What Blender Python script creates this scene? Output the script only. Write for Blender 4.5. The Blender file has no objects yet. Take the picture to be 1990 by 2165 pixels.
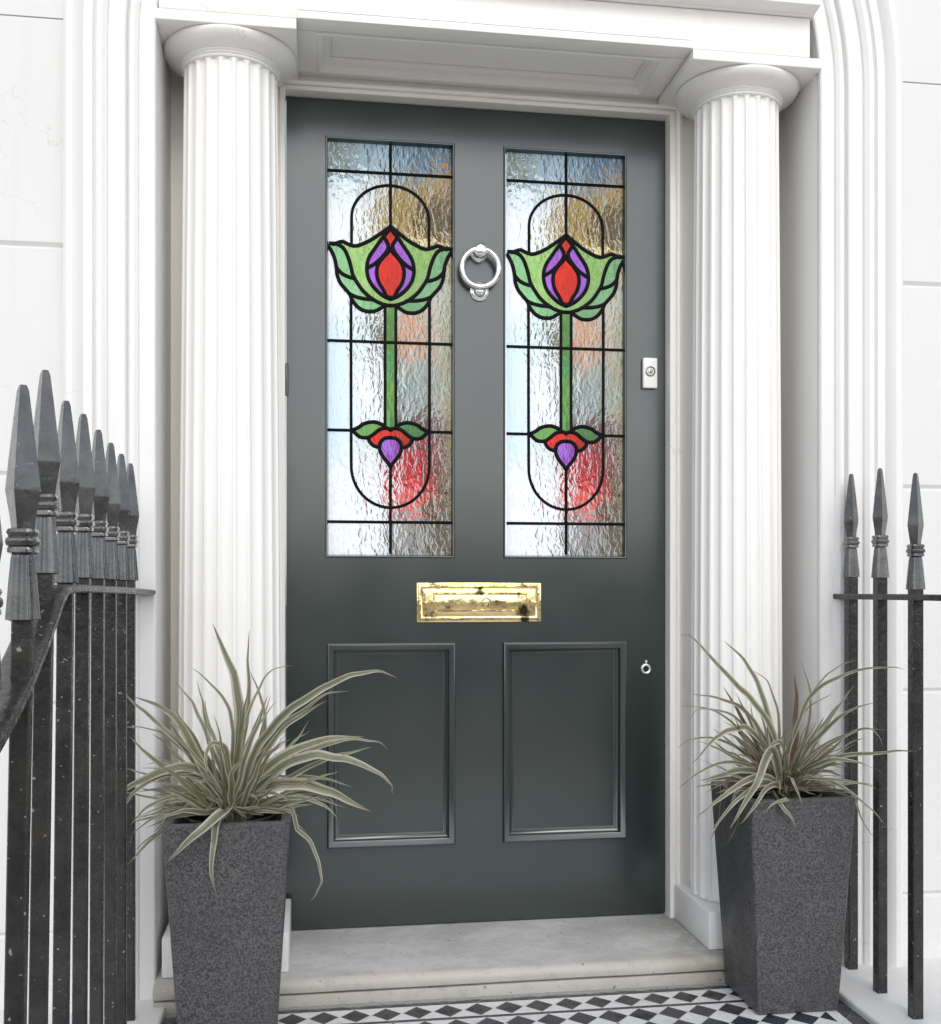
import bpy, bmesh, math, random
from mathutils import Vector, Matrix, noise
from mathutils.geometry import tessellate_polygon
R = math.radians
random.seed(7)
S = bpy.context.scene
COL = S.collection

# ---------------------------------------------------------------- camera, world, sun, exposure
cam_d = bpy.data.cameras.new("camera"); cam = bpy.data.objects.new("camera", cam_d); COL.objects.link(cam)
cam.location = (0, -2.709, 0.865); cam.rotation_euler = (R(90), 0, R(-8.39))
cam_d.sensor_fit = 'HORIZONTAL'; cam_d.sensor_width = 36; cam_d.lens = 40.70; cam_d.shift_y = 0.0796
cam_d.clip_start = 0.05; cam_d.clip_end = 500
S.camera = cam
SUN_EL, SUN_AZ = 40, 176           # azimuth measured clockwise from +Y
w = bpy.data.worlds.new("World"); S.world = w; w.use_nodes = True
nt = w.node_tree; nt.nodes.clear()
sky = nt.nodes.new('ShaderNodeTexSky'); sky.sky_type = 'NISHITA'; sky.sun_disc = False
sky.sun_elevation = R(SUN_EL); sky.sun_rotation = R(SUN_AZ); sky.air_density = 1.0; sky.dust_density = 1.2; sky.ozone_density = 1.0
hs = nt.nodes.new('ShaderNodeHueSaturation'); hs.inputs['Saturation'].default_value = 0.36
bg = nt.nodes.new('ShaderNodeBackground'); bg.inputs['Strength'].default_value = 0.15
wo = nt.nodes.new('ShaderNodeOutputWorld')
nt.links.new(sky.outputs[0], hs.inputs['Color']); nt.links.new(hs.outputs[0], bg.inputs[0]); nt.links.new(bg.outputs[0], wo.inputs[0])
sun_d = bpy.data.lights.new("sun", 'SUN'); sun = bpy.data.objects.new("sun", sun_d); COL.objects.link(sun)
sun_d.energy = 0.52; sun_d.angle = R(26); sun_d.color = (1.0, 0.94, 0.86)
sv = Vector((math.sin(R(SUN_AZ))*math.cos(R(SUN_EL)), math.cos(R(SUN_AZ))*math.cos(R(SUN_EL)), math.sin(R(SUN_EL))))
sun.rotation_euler = sv.to_track_quat('Z', 'Y').to_euler(); sun.location = (4, -6, 8)
S.view_settings.view_transform = 'Standard'; S.view_settings.look = 'None'
S.view_settings.exposure = 0.70; S.view_settings.gamma = 1
S.render.engine = 'CYCLES'
S.cycles.use_denoising = True
S.cycles.max_bounces = 8; S.cycles.diffuse_bounces = 5; S.cycles.glossy_bounces = 4
S.cycles.caustics_reflective = False; S.cycles.caustics_refractive = False
S.cycles.sample_clamp_indirect = 6

# ---------------------------------------------------------------- helpers
def put(o, parent=None, label=None, cat=None, group=None, kind=None):
    COL.objects.link(o)
    if parent: o.parent = parent
    return tag(o, label, cat, group, kind)
def tag(o, label=None, cat=None, group=None, kind=None):
    if label: o['label'] = label
    if cat: o['category'] = cat
    if group: o['group'] = group
    if kind: o['kind'] = kind
    return o
def empty(name, loc, label, cat, group=None, kind=None):
    o = bpy.data.objects.new(name, None); o.location = loc; o.empty_display_size = .05
    return put(o, None, label, cat, group, kind)
def build(name, bm, mat, parent=None, smooth=None, **k):
    """bmesh in WORLD coordinates -> one object (placed relative to its parent's origin)."""
    me = bpy.data.meshes.new(name)
    off = Vector(parent_origin(parent))
    if off.length > 0: bmesh.ops.translate(bm, verts=bm.verts, vec=-off)
    bm.to_mesh(me); bm.free()
    for m in (mat if isinstance(mat, (list, tuple)) else [mat]): me.materials.append(m)
    if smooth is not None:
        me.polygons.foreach_set('use_smooth', [True]*len(me.polygons))
        me.set_sharp_from_angle(angle=R(smooth))
    o = bpy.data.objects.new(name, me)
    return put(o, parent, **k)
def parent_origin(p):
    v = Vector((0, 0, 0))
    while p is not None:
        v += p.location; p = p.parent
    return v
def BM(): return bmesh.new()
def box(bm, x0, x1, y0, y1, z0, z1, bev=0.0, seg=2):
    r = bmesh.ops.create_cube(bm, size=1)
    vs = r['verts']
    bmesh.ops.scale(bm, verts=vs, vec=(x1-x0, y1-y0, z1-z0))
    bmesh.ops.translate(bm, verts=vs, vec=((x0+x1)/2, (y0+y1)/2, (z0+z1)/2))
    if bev > 0:
        es = list({e for v in vs for e in v.link_edges})
        bmesh.ops.bevel(bm, geom=es, offset=bev, segments=seg, affect='EDGES', profile=.5, clamp_overlap=True)
def loft(bm, rings, closed_ring=True, caps=(False, False), closed_path=False):
    vr = [[bm.verts.new(p) for p in r] for r in rings]
    n = len(vr[0]); m = len(vr)
    for i in range(m if closed_path else m-1):
        a, b = vr[i], vr[(i+1) % m]
        for j in range(n if closed_ring else n-1):
            k = (j+1) % n
            try: bm.faces.new((a[j], a[k], b[k], b[j]))
            except ValueError: pass
    if caps[0]: bm.faces.new(list(reversed(vr[0])))
    if caps[1]: bm.faces.new(vr[-1])
    return vr
def fixn(bm): bmesh.ops.recalc_face_normals(bm, faces=bm.faces)
def lathe(bm, prof, c, seg=48, axis='Z', fn=None, caps=(True, True)):
    rings = []
    for r, h in prof:
        ring = []
        for j in range(seg):
            a = 2*math.pi*j/seg; rr = r if fn is None else fn(r, h, a)
            u, v = rr*math.cos(a), rr*math.sin(a)
            if axis == 'Z': ring.append((c[0]+u, c[1]+v, c[2]+h))
            else: ring.append((c[0]+u, c[1]-h, c[2]+v))       # axis towards the street (-Y)
        rings.append(ring)
    loft(bm, rings, caps=caps)
def tube(bm, pts, r, seg=10, closed=False, flat=None):
    pts = [Vector(p) for p in pts]; n = len(pts); rings = []
    up = Vector((0, -1, 0))
    for i, p in enumerate(pts):
        a = pts[(i-1) % n] if closed or i > 0 else p
        b = pts[(i+1) % n] if closed or i < n-1 else p
        t = (b-a).normalized()
        u = up - t*up.dot(t)
        if u.length < .05: u = Vector((0, 0, 1)) - t*t.z
        u.normalize(); v = t.cross(u)
        rr = r[i] if isinstance(r, (list, tuple)) else r
        rings.append([p + u*(math.cos(2*math.pi*j/seg)*rr*(flat or 1)) + v*(math.sin(2*math.pi*j/seg)*rr) for j in range(seg)])
    loft(bm, rings, caps=(not closed, not closed), closed_path=closed)
def rect_frame(bm, x0, x1, z0, z1, prof):
    """mitred moulding; prof = (inset, y)"""
    rings = []
    for cx, cz, sx, sz in ((x0, z0, 1, 1), (x1, z0, -1, 1), (x1, z1, -1, -1), (x0, z1, 1, -1)):
        rings.append([(cx+sx*d, y, cz+sz*d) for d, y in prof])
    loft(bm, rings, closed_ring=False, closed_path=True)
def flat_frame(bm, x0, x1, y0, y1, prof):
    """mitred moulding lying in a soffit; prof = (inset, z)"""
    rings = []
    for cx, cy, sx, sy in ((x0, y0, 1, 1), (x1, y0, -1, 1), (x1, y1, -1, -1), (x0, y1, 1, -1)):
        rings.append([(cx+sx*d, cy+sy*d, z) for d, z in prof])
    loft(bm, rings, closed_ring=False, closed_path=True)
def spline(pts, sub=6, closed=False):
    out = []; n = len(pts)
    rng = range(n if closed else n-1)
    for i in rng:
        p0 = pts[(i-1) % n] if closed or i > 0 else pts[0]
        p1 = pts[i]; p2 = pts[(i+1) % n]
        p3 = pts[(i+2) % n] if closed or i < n-2 else pts[-1]
        for k in range(sub):
            t = k/sub
            out.append(tuple(.5*((2*b)+(-a+c)*t+(2*a-5*b+4*c-d)*t*t+(-a+3*b-3*c+d)*t**3) for a, b, c, d in zip(p0, p1, p2, p3)))
    if not closed: out.append(tuple(pts[-1]))
    return out

# ---------------------------------------------------------------- materials
class NT:
    def __init__(s, name):
        s.m = bpy.data.materials.new(name); s.m.use_nodes = True; s.t = s.m.node_tree; s.t.nodes.clear()
        s.out = s.n('ShaderNodeOutputMaterial')
    def n(s, typ, **kw):
        x = s.t.nodes.new(typ)
        for k, v in kw.items(): setattr(x, k, v)
        return x
    def set(s, sock, v):
        if hasattr(v, 'is_output'): s.t.links.new(v, sock)
        elif isinstance(v, (tuple, list)) and len(v) == 3 and sock.type == 'RGBA': sock.default_value = (*v, 1)
        else: sock.default_value = v
    def math(s, op, a, b=0.0, c=0.0, clamp=False):
        x = s.n('ShaderNodeMath', operation=op, use_clamp=clamp)
        s.set(x.inputs[0], a); s.set(x.inputs[1], b); s.set(x.inputs[2], c)
        return x.outputs[0]
    def mix(s, f, a, b, mode='MIX'):
        x = s.n('ShaderNodeMix', data_type='RGBA', blend_type=mode)
        s.set(x.inputs['Factor'], f); s.set(x.inputs['A'], a); s.set(x.inputs['B'], b)
        return x.outputs['Result']
    def ramp(s, v, lo, hi, a=0.0, b=1.0, smooth=True):
        x = s.n('ShaderNodeMapRange'); x.interpolation_type = 'SMOOTHSTEP' if smooth else 'LINEAR'
        for i, q in enumerate((v, lo, hi, a, b)): s.set(x.inputs[i], q)
        return x.outputs[0]
    def obj(s): return s.n('ShaderNodeTexCoord').outputs['Object']
    def pos(s): return s.n('ShaderNodeNewGeometry').outputs['Position']
    def map(s, v, sc):
        x = s.n('ShaderNodeMapping'); s.set(x.inputs['Vector'], v); x.inputs['Scale'].default_value = sc
        return x.outputs[0]
    def noise(s, v, sc, det=3, rough=.5, out='Fac', dist=0.0):
        x = s.n('ShaderNodeTexNoise'); s.set(x.inputs['Vector'], v); x.inputs['Scale'].default_value = sc
        x.inputs['Detail'].default_value = det; x.inputs['Roughness'].default_value = rough; x.inputs['Distortion'].default_value = dist
        return x.outputs[out]
    def bump(s, h, st, d):
        x = s.n('ShaderNodeBump'); x.inputs['Strength'].default_value = st; x.inputs['Distance'].default_value = d
        s.set(x.inputs['Height'], h); return x.outputs[0]
    def bsdf(s, col, rough, normal=None, metal=0.0, **kw):
        x = s.n('ShaderNodeBsdfPrincipled'); s.set(x.inputs['Base Color'], col); s.set(x.inputs['Roughness'], rough)
        s.set(x.inputs['Metallic'], metal)
        if normal is not None: s.set(x.inputs['Normal'], normal)
        for k, v in kw.items(): s.set(x.inputs[k.replace('_', ' ')], v)
        return x.outputs[0]
    def done(s, sh): s.t.links.new(sh, s.out.inputs[0]); return s.m

def m_paint(name, col, rough=.45, var=.05, streak=.06, grime=(.45, .42, .36), bump=.25, spec=.5):
    n = NT(name); p = n.pos()
    a = n.noise(p, 3.0, 4); b = n.noise(n.map(p, (30, 30, 1.2)), 1.0, 4)
    c = n.mix(n.ramp(a, .3, .7, 0, var), col, tuple(x*.8 for x in col))
    c = n.mix(n.ramp(b, .55, .8, 0, streak), c, grime)
    vo = n.n('ShaderNodeTexVoronoi', feature='DISTANCE_TO_EDGE'); vo.inputs['Scale'].default_value = 2.6
    wv = n.n('ShaderNodeVectorMath', operation='MULTIPLY_ADD'); n.set(wv.inputs[0], n.noise(p, 6, 4, .6, 'Color')); wv.inputs[1].default_value = (.25, .25, .25); n.set(wv.inputs[2], p)
    n.set(vo.inputs['Vector'], wv.outputs[0])
    crk = n.math('MULTIPLY', n.ramp(vo.outputs['Distance'], .0, .006, 1, 0), n.ramp(n.noise(p, 2.2, 2), .56, .66))
    c = n.mix(n.math('MULTIPLY', crk, .18), c, (.25, .23, .20))
    sp = n.noise(p, 90, 2)
    c = n.mix(n.ramp(sp, .74, .80, 0, .25), c, grime)
    h = n.math('ADD', n.noise(n.map(p, (1, 1, .5)), 14, 3), n.math('MULTIPLY', n.noise(p, 160, 2), .15))
    return n.done(n.bsdf(c, rough, n.bump(h, bump, .002), Specular_IOR_Level=spec))
WHITE = m_paint("white_masonry_paint", (.86, .848, .825), .42, var=.09, streak=.10)
ARCHW = m_paint("white_architrave_paint", (.80, .793, .778), .45, var=.12, streak=.12)
WALLW = m_paint("white_stucco", (.72, .717, .71), .6, var=.12, streak=.14, bump=.5)
BOUNCE_WHITE = m_paint("bounce_warmed_white", (.90, .875, .83), .4)  # white of recess and frame, tinted warm to stand in for bounced light
COPING = m_paint("painted_coping", (.74, .74, .73), .6, var=.3, streak=.1, grime=(.35, .34, .3), bump=.9)

def m_door():
    n = NT("door_gloss_paint"); p = n.pos()
    a = n.noise(p, 2.0, 3)
    c = (.013, .022, .019)
    h = n.math('ADD', n.noise(n.map(p, (1, 1, .12)), 120, 3), n.math('MULTIPLY', n.noise(p, 6, 0), 1.6))
    r = .36
    return n.done(n.bsdf(c, r, n.bump(h, .20, .002), IOR=1.5, Specular_IOR_Level=.2, Coat_Weight=1.0, Coat_Roughness=n.ramp(n.noise(p, 5, 1), .2, .8, .17, .26, False), Coat_IOR=1.72, Coat_Tint=(.90, .97, 1.0, 1)))
DOOR = m_door()
def m_metal(name, col, rough, bump=.3, sc=60, dark_refl=(.03, .02, .01), refl_amt=.0, scr=.55):
    n = NT(name); p = n.pos()
    nz = n.noise(p, sc, 3)
    c = n.mix(n.ramp(n.noise(p, sc*.7, 3, .6), scr, scr+.12, 0, refl_amt), col, dark_refl)
    return n.done(n.bsdf(c, n.ramp(nz, .3, .7, rough, rough+.12), n.bump(nz, bump, .002), metal=1.0))
CHROME = m_metal("satin_chrome", (.92, .92, .91), .20)
BRASS = m_metal("polished_brass", (1.0, .80, .42), .13, bump=1.6, sc=22, dark_refl=(.02, .015, .01), refl_amt=.95, scr=.555)  # dark patches in the colour stand in for black reflections on the plate
def m_iron(nm="black_iron_paint", ca=(.012, .013, .015), cb=(.040, .037, .032), cw=0.0, bs=.55, fk=(.69, .74, .8)):
    n = NT(nm); p = n.pos()
    big = n.noise(p, 22, 4, .6); fine = n.noise(p, 110, 3)
    c = n.mix(n.ramp(big, .25, .85), ca, cb)
    c = n.mix(n.ramp(n.noise(p, 130, 2), fk[0], fk[1], 0, fk[2]), c, (.36, .35, .33))
    h = n.math('ADD', n.math('MULTIPLY', big, 2.0), n.math('MULTIPLY', fine, .45))
    return n.done(n.bsdf(c, n.ramp(fine, .3, .7, .22, .34), n.bump(h, bs, .0018), IOR=1.5, Specular_IOR_Level=.5, Coat_Weight=cw, Coat_Roughness=.12, Coat_IOR=1.65))
IRON = m_iron()
IRONF = m_iron('weathered_iron', (.008, .009, .011), (.095, .093, .088), .9, .9, (.68, .76, .45))
def m_granite():
    n = NT("dark_terrazzo"); p = n.obj()
    v = n.n('ShaderNodeTexVoronoi'); n.set(v.inputs['Vector'], p); v.inputs['Scale'].default_value = 420
    g = n.noise(p, 230, 3, .75)
    c = n.mix(n.ramp(g, .35, .65), (.014, .015, .017), (.120, .120, .122))
    c = n.mix(n.ramp(n.n('ShaderNodeSeparateColor').inputs[0] and 0 or n.noise(p, 620, 1), .66, .72, 0, .6), c, (.42, .42, .42))
    c = n.mix(n.ramp(n.noise(p, 7, 3), .35, .7, 0, .35), c, (.05, .05, .052))
    c = n.mix(n.ramp(n.noise(n.map(p, (1, 1, .35)), 22, 5, .65), .56, .74, 0, .13), c, (.30, .29, .27))
    return n.done(n.bsdf(c, n.ramp(n.noise(p, 16, 3), .35, .65, .32, .5), n.bump(g, .35, .001), Specular_IOR_Level=.5))
GRANITE = m_granite()
def m_stone():
    n = NT("worn_doorstep_stone"); p = n.pos()
    a = n.noise(n.map(p, (1, 1.5, 1)), 4, 6, .65); b = n.noise(p, 40, 4, .7)
    c = n.mix(n.ramp(a, .35, .68), (.56, .555, .54), (.41, .41, .405))
    c = n.mix(n.ramp(b, .55, .75, 0, .45), c, (.50, .48, .44))
    sx = n.n('ShaderNodeSeparateXYZ'); n.set(sx.inputs[0], p)
    edge = n.ramp(n.math('ADD', sx.outputs[1], n.math('MULTIPLY', n.noise(p, 12, 3), .03)), -.318, -.285, 1, 0)
    c = n.mix(n.math('MULTIPLY', edge, .75), c, (.48, .45, .385))
    green = n.math('MULTIPLY', n.ramp(sx.outputs[0], .75, 1.0), n.ramp(n.noise(p, 14, 4), .38, .6))
    c = n.mix(n.math('MULTIPLY', green, .6), c, (.20, .19, .12))
    c = n.mix(n.ramp(n.noise(p, 34, 6, .75), .50, .70, 0, .42), c, (.27, .265, .25))
    c = n.mix(n.ramp(n.noise(p, 60, 2), .70, .75, 0, .8), c, (.08, .07, .06))
    return n.done(n.bsdf(c, .65, n.bump(n.math('ADD', a, n.math('MULTIPLY', b, .5)), .5, .004)))
STONE = m_stone()
def m_simple(name, col, rough=.8, var=.3, sc=20, bump=.4, **k):
    n = NT(name); p = n.pos(); a = n.noise(p, sc, 4)
    c = n.mix(n.ramp(a, .3, .7, 0, 1), col, tuple(x*(1-var) for x in col))
    return n.done(n.bsdf(c, rough, n.bump(a, bump, .004), **k))
ASPHALT = m_simple("asphalt", (.20, .19, .18)); PAVING = m_simple("paving_stone", (.50, .45, .38), sc=5)
SOIL = m_simple("potting_soil", (.035, .024, .017), .9, .6, 120, 1.0)
LINER = m_simple("black_plastic", (.015, .015, .016), .3, .2, 30, .2)
HEDGE = m_simple("hedge_leaves", (.04, .065, .025), .7, .7, 12, 1.0)
LEAD = m_simple("black_lead_came", (.003, .003, .004), .6, .3, 90, .25, Specular_IOR_Level=.12)
MORTAR = m_simple("dirty_grout", (.42, .40, .30), .9, .5, 60, .5)

def m_tiles():
    """rotated-square mosaic: dark border, one row of diamonds, dark line, chequer of diamonds"""
    n = NT("geometric_floor_tiles"); p = n.pos()
    s = n.n('ShaderNodeSeparateXYZ'); n.set(s.inputs[0], p); x, y = s.outputs[0], s.outputs[1]
    P, Q = .0675, .070
    def dia(xo, yo):
        a = n.math('ABSOLUTE', n.math('SUBTRACT', n.math('FRACT', n.math('DIVIDE', n.math('SUBTRACT', x, xo), P)), .5))
        b = n.math('ABSOLUTE', n.math('SUBTRACT', n.math('FRACT', n.math('DIVIDE', n.math('SUBTRACT', y, yo), Q)), .5))
        return n.math('ADD', a, b)
    def between(v, lo, hi): return n.math('MULTIPLY', n.math('GREATER_THAN', v, lo), n.math('LESS_THAN', v, hi))
    y0 = -.3655                       # lower edge of the dark band along the step
    d1 = dia(-.012, y0-Q); d2 = dia(-.012+.01, y0-Q-.012)
    dk1 = n.math('MULTIPLY', n.math('LESS_THAN', d1, .46), between(y, y0-Q, y0))
    dk2 = n.math('MULTIPLY', n.math('LESS_THAN', d2, .485), n.math('LESS_THAN', y, y0-Q-.012))
    band = n.math('ADD', n.math('GREATER_THAN', y, y0), between(y, y0-Q-.012, y0-Q))
    dark = n.math('MINIMUM', n.math('ADD', n.math('ADD', dk1, dk2), band), 1.0)
    # border strips down both sides
    ax = n.math('ABSOLUTE', n.math('SUBTRACT', x, .426))
    b1 = n.math('GREATER_THAN', ax, .680); b2 = n.math('GREATER_THAN', ax, .705)
    dark = n.math('ADD', n.math('MULTIPLY', dark, n.math('SUBTRACT', 1, b1)), b2)
    g1 = n.math('LESS_THAN', n.math('ABSOLUTE', n.math('SUBTRACT', d1, .475)), .016)
    g1 = n.math('MULTIPLY', g1, n.math('GREATER_THAN', y, y0-Q))
    g2 = n.math('MULTIPLY', n.math('LESS_THAN', n.math('ABSOLUTE', n.math('SUBTRACT', d2, .5)), .014), n.math('LESS_THAN', y, y0-Q))
    grout = n.math('MAXIMUM', g1, g2)
    wear = n.noise(p, 25, 4)
    wc = n.mix(n.ramp(wear, .4, .75), (.74, .75, .76), (.60, .60, .58))
    dc = n.mix(n.ramp(wear, .4, .75), (.030, .032, .042), (.075, .075, .085))
    c = n.mix(dark, wc, dc)
    c = n.mix(n.math('MULTIPLY', grout, .6), c, (.40, .39, .35))
    edge = n.ramp(n.math('ADD', y, n.math('MULTIPLY', n.noise(p, 30, 3), .016)), -.345, -.335, 0, .7)
    c = n.mix(edge, c, (.40, .43, .44))
    r = n.ramp(wear, .3, .7, .18, .45)
    return n.done(n.bsdf(c, r, n.bump(n.math('ADD', n.math('MULTIPLY', grout, -1), n.math('MULTIPLY', wear, .3)), .4, .001)))
TILES = m_tiles()

# --- stained glass: hammered glass, with the backlit view behind it painted into the colour
PW, PH = .158, .5215                 # pane half width / half height
def glass_mat(name, tint=None, tmix=1.0):
    n = NT(name); p = n.obj()
    s = n.n('ShaderNodeSeparateXYZ')
    uu = n.n('ShaderNodeSeparateXYZ'); n.set(uu.inputs[0], p)
    def shift(v, d):
        q = n.n('ShaderNodeVectorMath', operation='ADD'); n.set(q.inputs[0], v); q.inputs[1].default_value = d; return q.outputs[0]
    # thickness of the hammered sheet and its slope: the slope shifts the colour lookup to mimic refraction
    wob = n.noise(p, 30, 1, .5, 'Color')
    q0 = n.n('ShaderNodeVectorMath', operation='MULTIPLY_ADD'); n.set(q0.inputs[0], wob); q0.inputs[1].default_value = (.012, 0, .012); n.set(q0.inputs[2], p)
    def H(v):
        m_ = n.map(v, (1.0, 1.0, .50))
        return n.math('ADD', n.noise(m_, 100, 2.4, .5, 'Fac', .35), n.math('MULTIPLY', n.noise(m_, 30, 0), .9))
    e = .0012
    h0 = H(q0.outputs[0]); hx = n.math('SUBTRACT', H(shift(q0.outputs[0], (e, 0, 0))), h0); hz = n.math('SUBTRACT', H(shift(q0.outputs[0], (0, 0, e))), h0)
    n.set(s.inputs[0], p)
    u = n.math('ADD', n.math('ADD', n.math('DIVIDE', s.outputs[0], 2*PW), .5), n.math('MULTIPLY', hx, 2.4))
    v = n.math('SUBTRACT', n.math('SUBTRACT', .5, n.math('DIVIDE', s.outputs[2], 2*PH)), n.math('MULTIPLY', hz, 1.1))
    def blob(cu, cv, ru, rv, soft=.5, amt=1.0):
        q = n.math('ADD', n.math('POWER', n.math('ABSOLUTE', n.math('DIVIDE', n.math('SUBTRACT', u, cu), ru)), 2.0),
                   n.math('POWER', n.math('ABSOLUTE', n.math('DIVIDE', n.math('SUBTRACT', v, cv), rv)), 2.0))
        return n.ramp(q, 1-soft, 1+soft, amt, 0)
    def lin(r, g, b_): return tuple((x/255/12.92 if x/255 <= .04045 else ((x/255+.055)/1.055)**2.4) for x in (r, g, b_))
    # painted see-through view: daylight bright left, dimmer right, blurred shapes behind
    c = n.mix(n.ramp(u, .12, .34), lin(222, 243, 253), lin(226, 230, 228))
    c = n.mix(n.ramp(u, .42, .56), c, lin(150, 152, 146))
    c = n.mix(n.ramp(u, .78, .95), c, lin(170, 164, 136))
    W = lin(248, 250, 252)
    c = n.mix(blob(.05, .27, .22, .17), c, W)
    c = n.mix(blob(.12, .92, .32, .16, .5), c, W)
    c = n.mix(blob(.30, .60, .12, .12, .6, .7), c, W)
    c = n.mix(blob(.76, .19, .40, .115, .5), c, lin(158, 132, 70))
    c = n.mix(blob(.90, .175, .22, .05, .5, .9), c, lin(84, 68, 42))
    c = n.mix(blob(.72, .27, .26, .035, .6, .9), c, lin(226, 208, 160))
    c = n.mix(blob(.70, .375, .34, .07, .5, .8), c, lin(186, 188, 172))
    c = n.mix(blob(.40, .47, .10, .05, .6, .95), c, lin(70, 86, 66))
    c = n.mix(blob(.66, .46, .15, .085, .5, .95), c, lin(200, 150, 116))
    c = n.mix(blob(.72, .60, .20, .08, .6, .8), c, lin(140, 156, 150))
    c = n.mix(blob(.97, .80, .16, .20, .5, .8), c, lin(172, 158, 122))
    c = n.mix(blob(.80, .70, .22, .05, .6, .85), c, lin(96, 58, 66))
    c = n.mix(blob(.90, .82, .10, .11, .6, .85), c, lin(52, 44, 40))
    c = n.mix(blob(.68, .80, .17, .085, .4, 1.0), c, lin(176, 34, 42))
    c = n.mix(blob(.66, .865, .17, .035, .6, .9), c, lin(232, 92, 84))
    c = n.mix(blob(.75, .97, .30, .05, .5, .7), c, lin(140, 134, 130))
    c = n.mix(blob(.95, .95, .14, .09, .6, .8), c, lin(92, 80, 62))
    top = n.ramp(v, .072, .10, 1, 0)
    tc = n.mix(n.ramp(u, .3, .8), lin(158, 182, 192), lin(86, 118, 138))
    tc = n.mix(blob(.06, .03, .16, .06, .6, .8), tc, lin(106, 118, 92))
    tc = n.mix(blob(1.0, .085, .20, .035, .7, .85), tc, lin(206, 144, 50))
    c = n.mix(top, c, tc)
    # refraction ripples painted as dark ridges and pale glints
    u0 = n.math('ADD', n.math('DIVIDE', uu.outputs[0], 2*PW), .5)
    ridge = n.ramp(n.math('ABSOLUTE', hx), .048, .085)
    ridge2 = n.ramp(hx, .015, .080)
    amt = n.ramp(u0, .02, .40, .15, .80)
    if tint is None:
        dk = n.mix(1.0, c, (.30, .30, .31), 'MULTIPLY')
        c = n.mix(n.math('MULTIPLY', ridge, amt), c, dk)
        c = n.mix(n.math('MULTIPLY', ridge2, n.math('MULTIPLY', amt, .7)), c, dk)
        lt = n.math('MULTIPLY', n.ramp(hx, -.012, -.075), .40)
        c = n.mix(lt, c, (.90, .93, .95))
    else:
        g = n.n('ShaderNodeRGBToBW'); n.set(g.inputs[0], c)
        lum = n.ramp(g.outputs[0], .05, .85, .42, 1.05, False)  # tint brightness follows the painted backlight
        streak = n.ramp(n.noise(n.map(p, (1, 1, .4)), 48, 4, .6, 'Fac', 1.2), .35, .65)
        cc = n.mix(streak, tint[0], tint[1])
        lu = n.n('ShaderNodeCombineColor')
        for i in range(3): n.set(lu.inputs[i], lum)
        cc = n.mix(1.0, cc, lu.outputs[0], 'MULTIPLY')
        c = n.mix(n.math('MULTIPLY', ridge, .18), cc, tuple(x*.3 for x in tint[0]))
    bmp = n.bump(h0, .6 if tint is None else .4, .004)
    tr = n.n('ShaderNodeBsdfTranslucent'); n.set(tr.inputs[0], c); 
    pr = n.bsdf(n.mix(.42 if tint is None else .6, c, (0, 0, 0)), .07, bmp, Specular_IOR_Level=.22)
    mx = n.n('ShaderNodeAddShader')  # summed, not mixed: lifts the panes as stronger backlight would
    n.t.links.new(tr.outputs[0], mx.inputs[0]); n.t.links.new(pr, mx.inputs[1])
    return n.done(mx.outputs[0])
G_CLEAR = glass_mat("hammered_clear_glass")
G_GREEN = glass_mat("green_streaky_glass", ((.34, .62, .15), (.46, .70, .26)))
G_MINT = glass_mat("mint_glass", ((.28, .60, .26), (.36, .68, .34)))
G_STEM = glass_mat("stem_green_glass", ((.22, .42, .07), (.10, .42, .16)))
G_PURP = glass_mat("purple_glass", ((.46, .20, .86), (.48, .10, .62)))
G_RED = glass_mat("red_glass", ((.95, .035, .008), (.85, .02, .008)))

def m_leaf():
    n = NT("variegated_blade"); uvn = n.n('ShaderNodeUVMap'); s = n.n('ShaderNodeSeparateXYZ'); n.set(s.inputs[0], uvn.outputs[0])
    u, v = s.outputs[0], s.outputs[1]
    at = n.n('ShaderNodeAttribute'); at.attribute_name = 'tone'
    d = n.math('ABSOLUTE', n.math('SUBTRACT', u, .5))
    margin = n.ramp(d, .24, .36)
    st = n.noise(n.map(uvn.outputs[0], (26, 1.3, 1)), 1.0, 2)
    mid = n.mix(n.ramp(st, .4, .62), (.075, .09, .04), (.33, .33, .235))
    c = n.mix(n.math('MULTIPLY', margin, .8), mid, (.52, .50, .40))
    c = n.mix(n.ramp(at.outputs['Fac'], .0, .5, .75, 0), c, (.16, .155, .075))
    c = n.mix(n.ramp(at.outputs['Fac'], .72, 1.0, 0, .9), c, (.13, .07, .055))
    c = n.mix(n.ramp(v, .0, .22, .55, 0), c, (.20, .21, .08))
    c = n.mix(n.ramp(v, .88, 1.0, 0, .85), c, (.20, .14, .08))
    c = n.mix(n.ramp(n.noise(n.pos(), 90, 3), .60, .74, 0, .6), c, (.17, .13, .07))
    tr = n.n('ShaderNodeBsdfTranslucent'); n.set(tr.inputs[0], c)
    pr = n.bsdf(c, .42, None, Specular_IOR_Level=.5)
    mx = n.n('ShaderNodeMixShader'); mx.inputs[0].default_value = .75
    n.t.links.new(tr.outputs[0], mx.inputs[1]); n.t.links.new(pr, mx.inputs[2])
    return n.done(mx.outputs[0])
LEAF = m_leaf()

# ---------------------------------------------------------------- ground and street
ZT = -.062
bm = BM(); box(bm, -60, 60, -80, 60, -.9, -.22); build('ground', bm, ASPHALT, kind='structure')
bm = BM(); box(bm, -30, 30, -4.6, -2.35, -.216, -.075, .01); build('pavement', bm, PAVING, kind='structure')
bm = BM(); box(bm, -.33, 1.18, -2.34, -.32, -.20, ZT); build('tiled_path', bm, TILES, kind='structure')
for x0, x1 in ((-5.0, -.318), (1.169, 6.0)):
    bm = BM(); box(bm, x0, x1, -2.34, -.20, -.215, -.046, .006)
    build('kerb', bm, COPING, kind='structure')
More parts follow.
